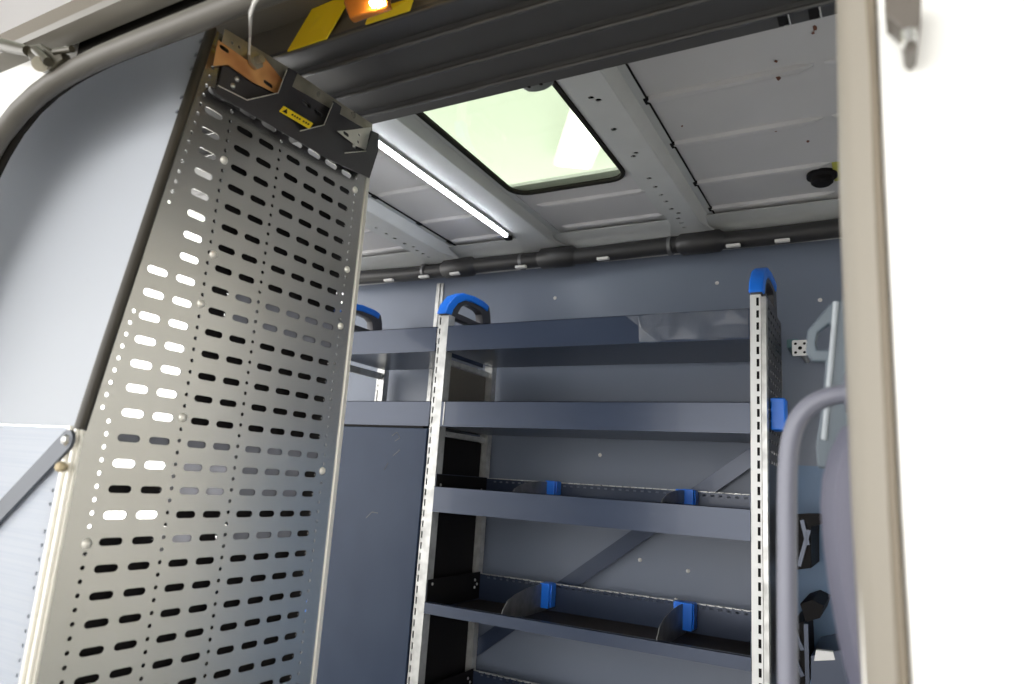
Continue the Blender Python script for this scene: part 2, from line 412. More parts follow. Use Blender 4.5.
def rear_upright(x0, x1, top, root):
    m = MB(); y = 2.23
    m.plate(rect(x0, x1, FLOOR, top), upright_slots(FLOOR, top, x0 + .010, .005, .012, .025), .002, (0, y, 0), XYZ[0], XYZ[2])
    m.box(x0, x0 + .002, y, y + .03, FLOOR, top); m.box(x1 - .002, x1, y, y + .03, FLOOR, top); m.box(x0 + .004, x1 - .004, y + .006, y + .008, FLOOR, top)
    return m.build('upright', M['galv'], root)
LOOP_OUT = [(1.880, .545), (1.893, .578), (1.930, .618), (1.985, .643), (2.05, .650), (2.125, .650), (2.165, .640), (2.178, .610), (2.190, .545)]
LOOP_IN = [(1.955, .566), (1.972, .592), (1.998, .609), (2.03, .614), (2.095, .612), (2.117, .602), (2.128, .566)]
def end_cap(xc, root):
    m = MB(); m.plate(LOOP_OUT, [LOOP_IN], .030, (xc, 0, 0), XYZ[1], XYZ[2])
    o = m.build('end_cap', M['bracket'], root, bevel=.003)
    path = [(1.873, .546), (1.886, .580), (1.924, .621), (1.975, .645), (2.05, .654), (2.120, .653), (2.158, .646)]
    inn = [(1.914, .548), (1.922, .570), (1.950, .600), (1.990, .621), (2.05, .628), (2.115, .627), (2.152, .621)]
    m = MB(); m.plate(path + inn[::-1], [], .038, (xc, 0, 0), XYZ[1], XYZ[2])
    g = m.build('grip', M['blue'], o, bevel=.006, segs=3); g['label'] = 'blue plastic grip'
    return o
def tray(name, x0, x1, zb, front, back, root, lipmat, perf_back=False, depth=.33, mat_=False, side=.03, fold=True):
    """folded steel tray: base, front lip, back lip, short ends"""
    y1 = YF + depth
    m = MB()
    m.box(x0, x1, YF, y1, zb, zb + .003)
    m.box(x0, x1, YF - .004, YF - .001, zb, zb + front)
    if fold: m.box(x0, x1, YF - .004, YF + .010, zb + front - .002, zb + front)
    m.box(x0, x0 + .002, YF, y1, zb, zb + side); m.box(x1 - .002, x1, YF, y1, zb, zb + side)
    if perf_back:
        hs = [rect(x0 + .03 + k * .025, x0 + .041 + k * .025, zb + back - .012, zb + back - .006) for k in range(int((x1 - x0 - .06) / .025))]
        m.plate(rect(x0, x1, zb, zb + back), hs, .002, (0, y1, 0), XYZ[0], XYZ[2])
    else: m.box(x0, x1, y1 - .002, y1, zb, zb + back)
    o = m.build(name, lipmat, root)
    if perf_back:
        e = MB(); n = int((x1 - x0 - .06) / .025)
        for k in range(n): e.box(x0 + .03 + k * .025, x0 + .047 + k * .025, y1 - .012, y1 + .0015, zb + back + .0005, zb + back + .003)
        e.box(x0, x1, y1 - .001, y1 + .002, zb + back, zb + back + .0025)
        e.build('lip_highlight', M['galv'], o)  # pale dashes paint the highlights along the back lip's top edge
    if mat_: MB().box(x0 + .006, x1 - .006, YF + .006, y1 - .006, zb + .0035, zb + .007).build('mat', M['matt'], o)
    return o
XL0, XL1, XRr0, XRr1 = -1.328, -1.288, -.308, -.272
rk = thing('shelf_rack', (-.80, 2.07, FLOOR), 'tall open shelf rack with five blue-grey trays between two pale perforated uprights', 'shelf rack')
o = front_upright(XL0, XL1, XL0 + .007, .548, rk, M['galv'])
o = front_upright(XRr0, -.281, -.2885, .545, rk, M['galvw'])
m = MB(); m.box(-.2808, -.268, YF + .004, YF + .006, FLOOR, .540); m.box(-.270, -.268, YF + .006, YF + .034, FLOOR, .540); m.build('side_flange', M['galv'], o)
rear_upright(-1.328, -1.295, .43, rk); rear_upright(-.305, -.272, .43, rk)
end_cap(-1.305, rk); end_cap(-.290, rk)
# ties between front and rear uprights
for x in (-1.318, -.285):
    for z in (.385, .140):
        o = MB().box(x, x + .012, YF + .03, 2.235, z, z + .018).build('tie_bar', M['galv'], rk)
        domes('bolt', [(x + .010, y, z + .009) for y in (1.97, 2.05, 2.13, 2.20)], (1, 0, 0), .005, .004, M['bolt'], o)
# perforated side plates on the right frame, dark panel on the left frame
hs = [slot(1.965 + c * .045, .10 + r * .028, .030, .010) for c in range(6) for r in range(16)] + [disc(1.945 + .27 * q, -.9 + .05 * r, .004, 6) for q in (0, 1) for r in range(20)]
MB().plate(rect(1.936, 2.226, FLOOR, .540), hs, .003, (-.2705, 0, 0), XYZ[1], XYZ[2]).build('side_plate', M['bracket'], rk)
MB().box(-1.322, -1.319, YF + .034, 2.228, FLOOR + .02, .138).build('side_panel', M['black'], rk)
MB().box(-1.324, -1.321, YF + .034, 2.228, .17, .385).build('side_panel', mat('grey_brown_panel', (.16, .145, .125), .5), rk)
TX0, TX1 = XL1 + .001, XRr0 - .001
s1 = tray('shelf', TX0, TX1, .421, .086, .03, rk, M['lip'], depth=.32)
def film(x0, x1, z0, z1, root):
    m = MB(); nx, nz = 8, 2; g = []
    for i in range(nx + 1):
        g.append([])
        for j in range(nz + 1):
            k = random.random() * .020 if 0 < i < nx else 0
            g[-1].append(m.bm.verts.new((x0 + (x1 - x0) * i / nx + (.05 * (2 - j) if i == 0 else 0), YF - .0055 - k, z0 + (z1 - z0) * j / nz + (random.random() - .5) * .008 * (j in (0, nz)))))
    for i in range(nx):
        for j in range(nz):
            a, b, c, d = g[i][j], g[i + 1][j], g[i + 1][j + 1], g[i][j + 1]
            if (i + j) % 2: m.bm.faces.new((a, b, c)); m.bm.faces.new((a, c, d))
            else: m.bm.faces.new((a, b, d)); m.bm.faces.new((b, c, d))
    f = mat('clear_film', (.40, .42, .48), .12, coat=.5); f.node_tree.nodes['Principled BSDF'].inputs['Alpha'].default_value = .20
    o = m.build('protective_film', f, root); o['label'] = 'crumpled clear film'
film(-.66, -.312, .425, .504, s1)
s2 = tray('shelf', TX0, TX1, .168, .083, .03, rk, M['lip'], depth=.32)
MB().box(TX0 + .012, TX0 + .015, YF - .0065, YF - .004, .172, .249).build('seam', M['galv'], s2)
s3 = tray('shelf', TX0, TX1, -.105, .080, .116, rk, M['lip'], True, mat_=True, side=.12)
s4 = tray('shelf', TX0, TX1, -.414, .034, .092, rk, M['lip'], True, mat_=True, side=.09)
s5 = tray('shelf', TX0, TX1, -.735, .034, .092, rk, M['lip'], True, mat_=True, side=.09)
for sh, zb in ((s3, -.105), (s4, -.414), (s5, -.735)):
    MB().box(TX0 + .0022, TX0 + .004, YF, 2.225, zb + .01, zb + .118 if zb > -.2 else zb + .10).build('end_panel', M['black'], sh)
    domes('bolt', [(TX0 + .004, y, zb + z) for y, z in ((1.925, .085), (2.19, .075), (2.19, .05), (2.205, .06))], (1, 0, 0), .005, .004, M['bolt'], sh)
def divider(x, zb, hf, hb, root):
    pts = [(YF + .006, zb + .006), (2.222, zb + .006), (2.222, zb + hb)]
    pts += [(2.222 - .10, zb + hb), (2.06, zb + hb - .004), (1.99, zb + hb - .014), (1.94, zb + hb * .5 + hf * .5), (YF + .012, zb + hf), (YF + .006, zb + hf - .02)]
    d = MB().prism([(x, y, z) for y, z in pts], (.0025, 0, 0)).build('divider', M['divider'], root)
    return d
for zb, hf, hb in ((-.105, .060, .118), (-.414, .040, .094), (-.735, .040, .094)):
    for i, x in enumerate((-1.020, -.552)):
        d = divider(x, zb, hf, hb, rk)
        m = MB()
        m.box(x - .004, x + .030, 2.175, 2.224, zb + .020, zb + hb + .004)
        m.box(x + .030, x + .034, 2.186, 2.224, zb + .022, zb + hb + .002)
        if i: m.box(x - .030, x - .006, 2.19, 2.224, zb + .022, zb + hb + .003)
        c = m.build('clip', M['blue'], d, bevel=.003); c['label'] = 'blue plastic clip'
# flat diagonal braces across the back
def flat(a, b, w):
    a, b = Vector(a), Vector(b); d = (b - a).normalized(); s = Vector((d.z, 0, -d.x)) * (w / 2)
    return MB().prism([a - s, b - s, b + s, a + s], (0, .004, 0))
flat((-.29, 2.262, .185), (-1.31, 2.262, -.585), .050).build('cross_brace', M['lip'], rk)
# blue end clip beside the second tray, right of the upright
MB().box(-.2675, -.230, 1.965, 2.02, .185, .272).build('end_clip', M['blue'], rk, bevel=.004)

cb = thing('tool_cabinet', (-1.58, 2.07, FLOOR), 'slate-blue tool cabinet with flat door, left of the open shelf rack', 'cabinet')
CX0, CX1 = -1.80, -1.332
tray('shelf', CX0, CX1, .421, .086, .03, cb, M['lip'], depth=.32)
tray('shelf', CX0, CX1, .168, .083, .03, cb, M['lip'], depth=.32)
d = MB().box(CX0, CX1, YF - .008, YF + .010, FLOOR + .05, .160).build('door', M['door'], cb, bevel=.002)
MB().box(CX0 + .02, CX1 - .02, YF - .004, YF + .004, .160, .167).build('gap', M['black'], cb)
MB().box(-1.756, -1.735, YF - .03, YF - .008, -.475, -.435).build('latch', M['blue'], d, bevel=.004)
for qs in (((392, 436), (397, 432), (400, 438), (395, 441)), ((393, 456), (400, 450)), ((384, 470), (388, 463)), ((366, 518), (372, 512), (378, 513))):
    MB().tube([onY(*q, YF - .0082) for q in qs], .0012, 5).build('scuff', M['divider'], d)
m = MB(); m.box(CX0, CX0 + .003, YF + .012, 2.23, FLOOR, .15); m.box(CX1 - .003, CX1, YF + .012, 2.23, FLOOR, .15); m.box(CX0, CX1, 2.225, 2.23, FLOOR, .15); m.box(CX0, CX1, YF + .012, 2.23, FLOOR, FLOOR + .02)
m.build('carcass', M['black'], cb)
front_upright(-1.845, -1.808, -1.838, .548, cb, M['galv'])
rear_upright(-1.845, -1.808, .43, cb); end_cap(-1.82, cb)
for z in (.385, .140): MB().box(-1.835, -1.823, YF + .03, 2.235, z, z + .026).build('tie_bar', M['galv'], cb)

# ================================================================== PERFORATED PANEL (end of the near-side rack)
XP = -.86
PB = -.62
pn = thing('perforated_panel', (XP, .72, PB), 'tall stainless steel end panel full of slots, with dull smudges', 'panel')
outline = [(.502, PB), (.955, PB), (.948, .25), (.944, .610), (.584, .636), (.5575, .458), (.537, .312), (.515, .132), (.502, .036)]
cols = [.560, .6035, .6615, .7045, .763, .807, .850, .891]
holes = []
rows = [-.136 + .0322 * k for k in range(-14, 22)]
edge_at = lambda z: .502 if z < .036 else .502 + (z - .036) * (.584 - .502) / .60
for z in rows:
    for i, c in enumerate(cols):
        w_ = .031 if i < 7 else .027
        if c - w_ / 2 - .010 < edge_at(z): continue
        if z > .55 and i > 5: continue
        holes.append(slot(c, z, w_, .0098))
z = PB + .02
k = 0
while z < .60:
    for hcol, r in ((.633, .0030), (.733, .0030), (.919, .0027)):
        if not (hcol > .9 and z > .55): holes.append(disc(hcol, z, r, 6))
    hy = .530 if z < .05 else edge_at(z) + .014
    if abs(hy - .560) > .022 or z < .05 or z > .345:
        if not any(abs(hy - c) < .0205 and abs(z - rz) < .009 for c in cols[:1] for rz in rows if c - .0255 >= edge_at(rz)):
            holes.append(disc(hy, z, .0030, 6))
    z += .0161; k += 1
MB().plate(outline, holes, .002, (XP, 0, 0), XYZ[1], XYZ[2]).build('perforated_face', M['stain'], pn, weld=False)
# return flanges: far edge bright, near edge pale hem
m = MB(); m.prism([(XP, .955, PB), (XP, .948, .25), (XP, .944, .600), (XP - .0, .952, .600), (XP, .956, .25), (XP, .963, PB)], (.0035, 0, 0))
m.build('far_flange', M['edge'], pn)
m = MB(); m.box(XP - .020, XP + .001, .4985, .5015, PB, .034); m.tube([(XP - .019, .4965, PB), (XP - .019, .4965, .034)], .0035, 8); m.tube([(XP - .006, .497, PB), (XP - .006, .497, .034)], .0035, 8)
m.build('near_flange', M['edge'], pn)
m = MB(); m.tube([(XP - .004, edge_at(z) - .003, z) for z in (.03, .132, .312, .458, .60, .637)], .0075, 10)
o = m.build('edge_trim', M['rubber_edge'], pn, smooth=True); o['label'] = 'dark brown rubber edge trim'
for py, pz in ((.633, .447), (.633, .224), (.633, .06), (.922, .365), (.922, .258), (.919, .0), (.640, .30), (.918, .52), (.530, -.105)):
    domes('rivet', [(XP + .001, py, pz)], (1, 0, 0), .0065, .004, M['edge'], pn, 10)
# added behind slots: black boards paint the dark interior, tinted strips its paler glimpses
RW = lambda k: (-.136 + .0322 * k - .016, -.136 + .0322 * k + .016)
def lining(name, m, x, items):
    for k0, k1, c0, c1 in items:
        a, b = RW(k0)[0], RW(k1)[1]
        ya, yb = cols[c0] - (.031 if c0 in (2, 4) else .0215), cols[c1] + .021
        mb = MB(); mb.prism([(XP - x, max(ya if c0 or k0 > 1 else .510, edge_at(a) + .006), a), (XP - x, yb, a), (XP - x, yb, b), (XP - x, max(ya if c0 or k0 > 1 else .510, edge_at(b) + .006), b)], (-.0012, 0, 0))
        mb.build(name, m, pn)
lining('added_slot_strip', mat('lavender_slot_tint', (.50, .51, .60), .5), .003, ((3, 4, 2, 3), (1, 1, 2, 2)))
lining('added_slot_strip', mat('grey_slot_tint', (.17, .18, .22), .5), .003, ((3, 4, 4, 6), (1, 1, 4, 6), (5, 5, 0, 7), (11, 12, 3, 7)))
lining('interior_shade_board', M['black'], .009, ((-14, 0, 0, 7), (1, 1, 0, 1), (2, 2, 2, 7), (3, 3, 0, 1), (6, 10, 2, 7), (13, 20, 2, 7), (11, 12, 2, 2), (1, 1, 3, 3), (1, 1, 7, 7), (3, 4, 7, 7)))

# pale sheets closing the rack towards the door
up = thing('side_sheet', (-1.1, .55, .034), 'smooth pale blue-white side sheet behind the curved door seal', 'panel')
Vd = Vector((0, .584 - .502, .600)); Vd = Vd / .600
hs = [disc(XP - .022, h, .0045, 8) for h in (.572, .548, .523, .475, .450)]
MB().plate([(-1.40, 0), (XP - .0125, 0), (XP - .0125, .602), (-1.40, .602)], [disc(XP - .022, h - .0, .0045, 8) for h in (.585, .560, .535, .485, .460)], .003, (0, .500, .034), XYZ[0], Vd).build('sheet', M['poly'], up)
MB().plate([(XP - .040, .40), (XP - .0125, .40), (XP - .0125, .60), (XP - .040, .60)], [], .002, (0, .508, .034), XYZ[0], Vd).build('backing', M['black'], up)  # black strip added to paint the shade behind the holes
lo = thing('lower_side_sheet', (-1.1, .498, PB), 'finely ribbed pale blue sheet below the smooth one, beside the perforated panel', 'panel')
MB().plate([(-1.40, PB), (XP - .021, PB), (XP - .021, .032), (-1.40, .032)], [disc(XP - .033, .02 - .0161 * k, .0028, 6) for k in range(38) if k not in (0, 3, 6, 12)], .003, (0, .4985, 0), XYZ[0], XYZ[2]).build('sheet', M['poly2'], lo)
MB().box(XP - .045, XP - .0215, .503, .505, PB, .03).build('backing', M['groove'], lo)  # dark strip painting the shade behind this hole column
# dark brace bar bolted to the panel corner
br = thing('brace_bar', (-.99, .49, -.12), 'dark grey flat bar sloping across the pale ribbed sheet', 'bar')
A = onY(66, 440, .489); B = onY(-160, 681, .489)
dv = (B - A).normalized(); sv = Vector((dv.z, 0, -dv.x)) * .0125
pts = [A - sv, B - sv, B + sv, A + sv]
for k in range(1, 8):
    a = math.pi * k / 8; pts.append(A + sv * math.cos(a) - dv * (.0125 * math.sin(a)))
MB().prism(pts, (0, .004, 0)).build('bar', M['steelbar'], br)
MB().dome(A + Vector((0, 0, 0)), (0, -1, 0), .0075, .005, 6, 2).build('bolt', M['bolt'], br)
p = onY(62, 467, .485)
MB().tube([p + Vector((-.006, .005, 0)), p + Vector((-.003, 0, 0)), p + Vector((.004, -.004, 0)), p + Vector((.008, -.005, 0))], [.0055, .0065, .006, .003], 10).build('knob', M['tan'], br, smooth=True)

# ================================================================== bracket on top of the panel
bk = thing('mounting_bracket', (XP + .02, .75, .57), 'charcoal steel channel bracket with notched front, on top edge of the perforated panel', 'bracket')
FX, BX = XP + .020, XP + .004
def yz(px, py, x): p = onX(px, py, x); return (p.y, p.z)
frt = [yz(*q, FX) for q in ((214, 93), (217, 85), (247, 100), (278, 93), (288, 68), (297, 73), (283, 108), (299, 131), (324, 125), (333, 101), (341, 107), (333, 140), (343, 153), (366, 151), (371, 131), (378, 134), (378, 150), (369, 178), (330, 160), (270, 125))]
MB().plate(frt, [], .003, (FX, 0, 0), XYZ[1], XYZ[2]).build('front_wall', M['bracket'], bk)
bot0 = yz(214, 93, FX); bot1 = yz(369, 178, FX)
bkp = [yz(*q, BX) for q in ((216, 96), (222, 66), (288, 73), (302, 84), (329, 104), (340, 112), (372, 132), (367, 172))]
hs = []
for q in ((306, 104), (318, 113), (357, 136)): c = yz(*q, BX); hs.append(slot(c[0], c[1], .022, .008))
MB().plate(bkp, hs, .003, (BX, 0, 0), XYZ[1], XYZ[2]).build('back_wall', M['bracket'], bk)
m = MB(); m.prism([(BX, bot0[0] + .004, bot0[1] + .014), (FX, bot0[0], bot0[1]), (FX, bot1[0], bot1[1]), (BX, bot1[0] - .004, bot1[1] + .014)], (0, 0, .003)); m.build('floor_plate', M['bracket'], bk)
# bright cut edges of the notches
m = MB()
for poly in (((218, 85.5), (247, 100), (278, 93), (287, 70)), ((300, 131), (324, 125), (333, 103)), ((345, 153), (366, 151))):
    pp = [onX(*q, FX + .0022) for q in poly]
    m.tube(pp, .0009, 6)
m.build('cut_edge', M['edge'], bk, smooth=True)
# yellow warning label with triangle and lettering
e0, e1, e2, e3 = [onX(*q, FX + .0022) for q in ((279, 111.5), (283.5, 106), (313, 123.5), (309, 129))]
st = MB().prism([e0, e1, e2, e3], (.0008, 0, 0)).build('warning_label', M['sticker'], bk)
def lab(u, v): return (e0.lerp(e3, u)).lerp(e1.lerp(e2, u), v) + Vector((.0012, 0, 0))
m = MB(); m.prism([lab(.06, .2), lab(.20, .2), lab(.12, .85)], (.0004, 0, 0)); 
for u in (.32, .40, .48, .56, .70, .78, .86): m.prism([lab(u, .38), lab(u + .05, .38), lab(u + .05, .62), lab(u, .62)], (.0004, 0, 0))
m.build('lettering', M['ink'], st)
domes('bolt', [onX(*q, BX + .002) for q in ((237, 79), (233, 86), (354, 146))], (1, 0, 0), .005, .003, M['bolt'], bk)
# galvanised top strip and orange plate
zs = thing('top_strip', (XP, .70, .63), 'thin zinc strip with holes along the top of the perforated panel', 'strip')
pl = [yz(*q, XP + .006) for q in ((221, 45), (225, 29), (256, 48), (292, 70), (330, 96), (372, 124), (372, 133), (330, 108), (288, 84))]
hs = []
for q in ((232, 43), (239, 47)): c = yz(*q, XP + .006); hs.append(disc(c[0], c[1], .003, 8))
MB().plate(pl, hs, .002, (XP + .006, 0, 0), XYZ[1], XYZ[2]).build('strip', M['zinc'], zs)
pl = [yz(*q, XP + .0095) for q in ((337, 131), (350, 130), (371, 127), (368, 151), (356, 146))]
hs = []
for q in ((346, 134),): c = yz(*q, XP + .0095); hs.append(slot(c[0], c[1], .016, .007))
for q in ((359, 135), (358, 142)): c = yz(*q, XP + .0095); hs.append(disc(c[0], c[1], .003, 8))
o = MB().plate(pl, hs, .0015, (XP + .0095, 0, 0), XYZ[1], XYZ[2]).build('end_tab', M['edge'], zs); o['label'] = 'pale holed end tab'
cp = thing('orange_plate', (XP + .01, .65, .60), 'rust-orange slotted plate at the upper left corner of the perforated panel', 'plate')
pl = [yz(*q, XP + .010) for q in ((213, 66), (218, 40), (246, 60), (263, 56), (286, 85), (281, 96), (252, 82), (228, 65))]
hs = []
for q, w_ in (((224, 49), .018), ((268, 84), .020)): c = yz(*q, XP + .010); hs.append(slot(c[0], c[1], w_, .007))
MB().plate(pl, hs, .002, (XP + .010, 0, 0), XYZ[1], XYZ[2]).build('plate', M['copper'], cp)
c = onX(254, 61, XP + .013)
m = MB(); m.tube([c, c + Vector((.006, 0, 0))], .014, 6); m.tube([c + Vector((.006, 0, 0)), c + Vector((.018, 0, 0))], .006, 10)
m.build('bolt', M['zinc'], cp)
rd = [onX(249, 55, XP + .022), onX(250, 36, XP + .030), onY(250.5, 14, .428), onY(254, 3, .422), onY(262, -8, .42)]
tag(MB().tube(rd, .0019, 8).build('hanging_rod', M['tie'], None, smooth=True), 'thin pale bent rod rising from the orange plate', 'rod')

# ================================================================== things on the header
YH = .682
def flap(name, pts, y, label, matl=M['yellow'], th=.004, group=None):
    q = [onY(px, py, y if i < nlow else y) for i, (px, py) in enumerate(pts)]
    return q
def tape(pts, label, back=.03):
    q = []
    for px, py, y in pts: q.append(onY(px, py, y))
    o = MB().prism(q, (0, .0025, 0)).build('yellow_tape', M['yellow'], None)
    return tag(o, label, 'tape')
tape([(287, 51, .684), (326, 38, .684), (349, -2, .672), (338, -2, .672), (312, 9, .678)], 'wide yellow tape strip hanging left of the amber lamp')
tape([(365, 24, .684), (409, 10, .684), (413, -3, .668), (371, 10, .674)], 'short folded yellow tape along the header edge, right of the amber lamp')
al = thing('marker_lamp', onY(362, 10, .675), 'glossy amber lamp tucked above the dark header between two yellow tapes', 'lamp')
m = MB(); c = [onY(px, py, .635) for px, py in ((343, 3), (349, 19), (368, 12), (388, 5), (384, -14), (346, -12))]
m.prism(c, (0, .012, 0)); m.build('lamp_lens', M['amber'], al, bevel=.003)
a_ = onY(376, 1, .628); MB().dome(a_, (0, -1, 0), .010, .006, 12, 4).build('bulb', mat('lit_bulb', (.9, .8, .6), .3, emit=((1., .80, .45), 40.)), al, smooth=True)
def header_at(px, py):                                  # point on the underside of the header trim
    d = ray(px, py); r = d.z / d.y; y = (.951 - r) / (.951 - .706) * (1.0 - .69) + .69
    return d * (y / d.y)
hn = Vector((0, .40, -1)).normalized()
p = [header_at(*q) + Vector((0, 0, -.004)) for q in ((417, 47), (424, 42), (434, 46), (427, 53))]
tag(MB().prism(p, (0, 0, .003)).build('white_label', M['whiteplate'], None), 'small blank white label stuck on the dark header', 'label')
hc = thing('header_plug', header_at(538, 84), 'grey oval plug on the inner edge of the dark header, by the roof window', 'plug')
c = onY(538, 84, 1.0)
m = MB(); n = 16
rings = []
for s, dz in ((1.0, .004), (1.0, -.003), (.8, -.007)):
    rings.append([m.bm.verts.new((c.x + .030 * s * math.cos(k * 2 * math.pi / n), 1.0 + .015 * s * math.sin(k * 2 * math.pi / n), c.z + dz)) for k in range(n)])
for a, b in zip(rings, rings[1:]):
    for k in range(n): m.bm.faces.new((a[k], a[(k + 1) % n], b[(k + 1) % n], b[k]))
m.bm.faces.new(rings[0]); m.bm.faces.new(rings[-1][::-1])
m.build('cap', M['plastic_grey'], hc, smooth=True)
domes('stud', [(c.x + dx, .992, c.z - .0065) for dx in (-.014, .010)], (0, -.2, -1), .004, .002, M['groove'], hc)
for i, (px, py, lb) in enumerate(((783, 13, 'small black clip on the dark header, left of the pair near the pillar'), (814, 6, 'small black clip with bright edge on the dark header, nearest the pillar'))):
    c = header_at(px, py); t = thing('header_clip', c, lb, 'clip', 'clips on the header')
    MB().box(c.x - .008, c.x + .006, c.y - .018, c.y + .018, c.z - .010, c.z).build('clip_body', M['black'], t, bevel=.002)
    MB().tube([(c.x + .007, c.y - .016, c.z - .010), (c.x + .008, c.y + .016, c.z - .010), (c.x, c.y + .019, c.z - .010)], .0014, 6).build('clip_wire', M['bolt'], t)

# ================================================================== LED strip, vent, conduit
ld = thing('led_strip', (-1.165, 1.6, RZ - .03), 'glowing white strip light along the roof rib left of the roof window', 'lamp')
LX = -1.158
MB().box(LX - .014, LX + .014, 1.06, 2.035, RZ - .038, RZ - .0275).build('lamp_housing', M['galv'], ld)
MB().tube([(LX, 1.07, RZ - .040), (LX, 2.02, RZ - .040)], .0062, 10).build('diffuser', M['led'], ld, smooth=True)
MB().box(LX - .012, LX + .012, 2.021, 2.05, RZ - .050, RZ - .0275).build('end_plug', M['black'], ld, bevel=.002)
c = onZ(822, 178, RZ - .012)
vt = thing('roof_vent', c, 'round black vent cap under the roof beside the door pillar', 'vent')
MB().tube([(c.x, c.y, RZ), (c.x, c.y, RZ - .010), (c.x, c.y, RZ - .014)], [.040, .040, .034], 24).build('flange', M['black'], vt, smooth=True)
MB().tube([(c.x, c.y, RZ - .013), (c.x, c.y, RZ - .026), (c.x, c.y, RZ - .032)], [.029, .029, .022], 24).build('cap', M['black'], vt, smooth=True)
q = onZ(837, 166, RZ - .004)
tag(MB().box(q.x - .012, q.x + .05, q.y - .02, q.y + .10, RZ - .003, RZ - .001).build('roof_sticker', mat('olive_yellow_film', (.45, .44, .08), .5), None), 'olive yellow sticker on the roof beside the round vent', 'sticker')
# rust flecks and small fixings on the roof skin
m = MB()
for px, py, r in ((778, 73, .005), (776, 61, .003), (815, 28, .005), (813, 33, .003), (808, 141, .004), (776, 131, .003), (682, 126, .003), (797, 69, .003)):
    p = onZ(px, py, RZ - .0005)
    m.prism([(p.x + r * (.6 + .8 * random.random()) * math.cos(a), p.y + r * 1.6 * (.6 + .8 * random.random()) * math.sin(a), RZ - (.0135 if (px, py) == (778, 73) else .0012)) for a in [k * math.pi / 4 for k in range(8)]], (0, 0, .0005))
struct(m, 'trim_18', M['rust'])
cd = thing('cable_conduit', (-.8, 2.21, .82), 'black cable conduit with white ties along the top of the far wall', 'conduit')
CY, CZ = 2.215, .829
pth = []
x = RX0 + .05
while x < .6: pth.append((x, CY + .003 * math.sin(x * 7), CZ + .003 * math.sin(x * 9 + 1))); x += .06
MB().tube(pth, .030, 14).build('sleeve', M['conduit'], cd, smooth=True)
for xs in (-1.47, -1.04, -.515, -.02):
    MB().tube([(xs - .075, CY, CZ), (xs - .06, CY - .004, CZ), (xs + .06, CY - .004, CZ), (xs + .075, CY, CZ)], [.028, .039, .039, .028], 14).build('collar', M['conduit'], cd, smooth=True)
for px in (424, 521, 603, 733, 782, 389, 455):
    p = onY(px, 0, CY); 
    yy = 278 - (px - 360) * .106
    p = onY(px, yy - 2, CY - .03)
    MB().box(p.x - .022, p.x + .022, CY - .034, CY - .018, CZ - .036, CZ - .026).build('tie', M['tie'], cd, bevel=.002)
for px in (421, 519, 668):
    p = onY(px, 278 - (px - 360) * .106, CY - .03)
    MB().tube([(p.x - .006, CY, CZ), (p.x + .006, CY, CZ)], .0335, 14).build('band', M['divider'], cd, smooth=True)

# ================================================================== right side by the pillar
gh = thing('grab_handle', (-.055, .60, -.5), 'curved grey grab handle beside the door pillar', 'handle')
YG = .62
hpts = [(788, 720), (787.5, 640), (787, 560), (787, 500), (788, 458), (792, 432), (800, 415), (813, 403), (830, 396), (850, 393)]
pp = [onY(px, py, YG) for px, py in hpts]
sp = []
for a, b in zip(pp, pp[1:]):
    for k in range(3): sp.append(a.lerp(b, k / 3))
sp.append(pp[-1])
for _ in range(2): sp = [sp[0]] + [(sp[i - 1] + sp[i] * 2 + sp[i + 1]) / 4 for i in range(1, len(sp) - 1)] + [sp[-1]]
lowp = onY(789, 800, YG)
MB().tube([Vector((.0, YG - .02, lowp.z - .09)), Vector((-.04, YG, lowp.z - .06)), lowp] + sp, .0078, 14).build('grip_tube', M['tube'], gh, smooth=True)
ep = sp[-1]
MB().tube([ep + Vector((-.004, 0, 0)), ep + Vector((.004, -.0, 0))], .016, 14).build('foot', M['tube'], gh)
ef = thing('hand_hole_plate', (-.06, .80, .1), 'pale slate plate with triangular hand hole behind the grab handle', 'plate')
YE = .82
pl = [(p.x, p.z) for p in (onY(*q, YE) for q in ((836, 301), (829, 306), (808, 331), (806, 353), (812, 362), (826, 362), (822, 410), (816, 445), (818, 468), (850, 470), (850, 301)))]
hl = [(p.x, p.z) for p in (onY(*q, YE) for q in ((816, 343), (818, 334), (829, 325), (832, 327), (830, 350), (818, 351)))]
MB().plate(pl, [hl], .010, (0, YE, 0), XYZ[0], XYZ[2]).build('plate', M['endframe'], ef, bevel=.002)
hb = [onY(*q, YE - .006) for q in ((836, 302), (833, 340), (829, 385), (824, 440))]
MB().tube(hb, .003, 8).build('rim', mat('pale_rim', (.42, .46, .50), .4), ef, smooth=True)
# white four-hole connector on a stay, mounted on the far wall
wc = thing('connector_plate', onY(800, 347, 2.10), 'small white square plate with holes right of the rack top', 'plate')
c = onY(800, 348, 2.10)
hs = [disc(c.x + a * .012, c.z + b * .013, .0045, 8) for a in (-1, 1) for b in (-1, 1)] + [disc(c.x, c.z, .006, 8)]
MB().plate(roundrect(c.x - .021, c.x + .021, c.z - .023, c.z + .023, .004, 2), hs, .005, (0, 2.10, 0), XYZ[0], XYZ[2]).build('plate', M['whiteplate'], wc)
MB().box(c.x - .018, c.x + .018, 2.108, 2.112, c.z - .019, c.z + .019).build('backing', M['black'], wc)
MB().tube([(c.x, 2.11, c.z), (c.x, YW, c.z)], .008, 8).build('stay', M['galv'], wc)
bx = onY(789, 343, 2.15)
tag(MB().box(bx.x - .008, bx.x + .025, 2.16, YW, bx.z - .012, bx.z + .014).build('teal_block', mat('teal_plastic', (.10, .20, .22), .4), None, bevel=.003), 'small teal block on the far wall between rack and white plate', 'block')
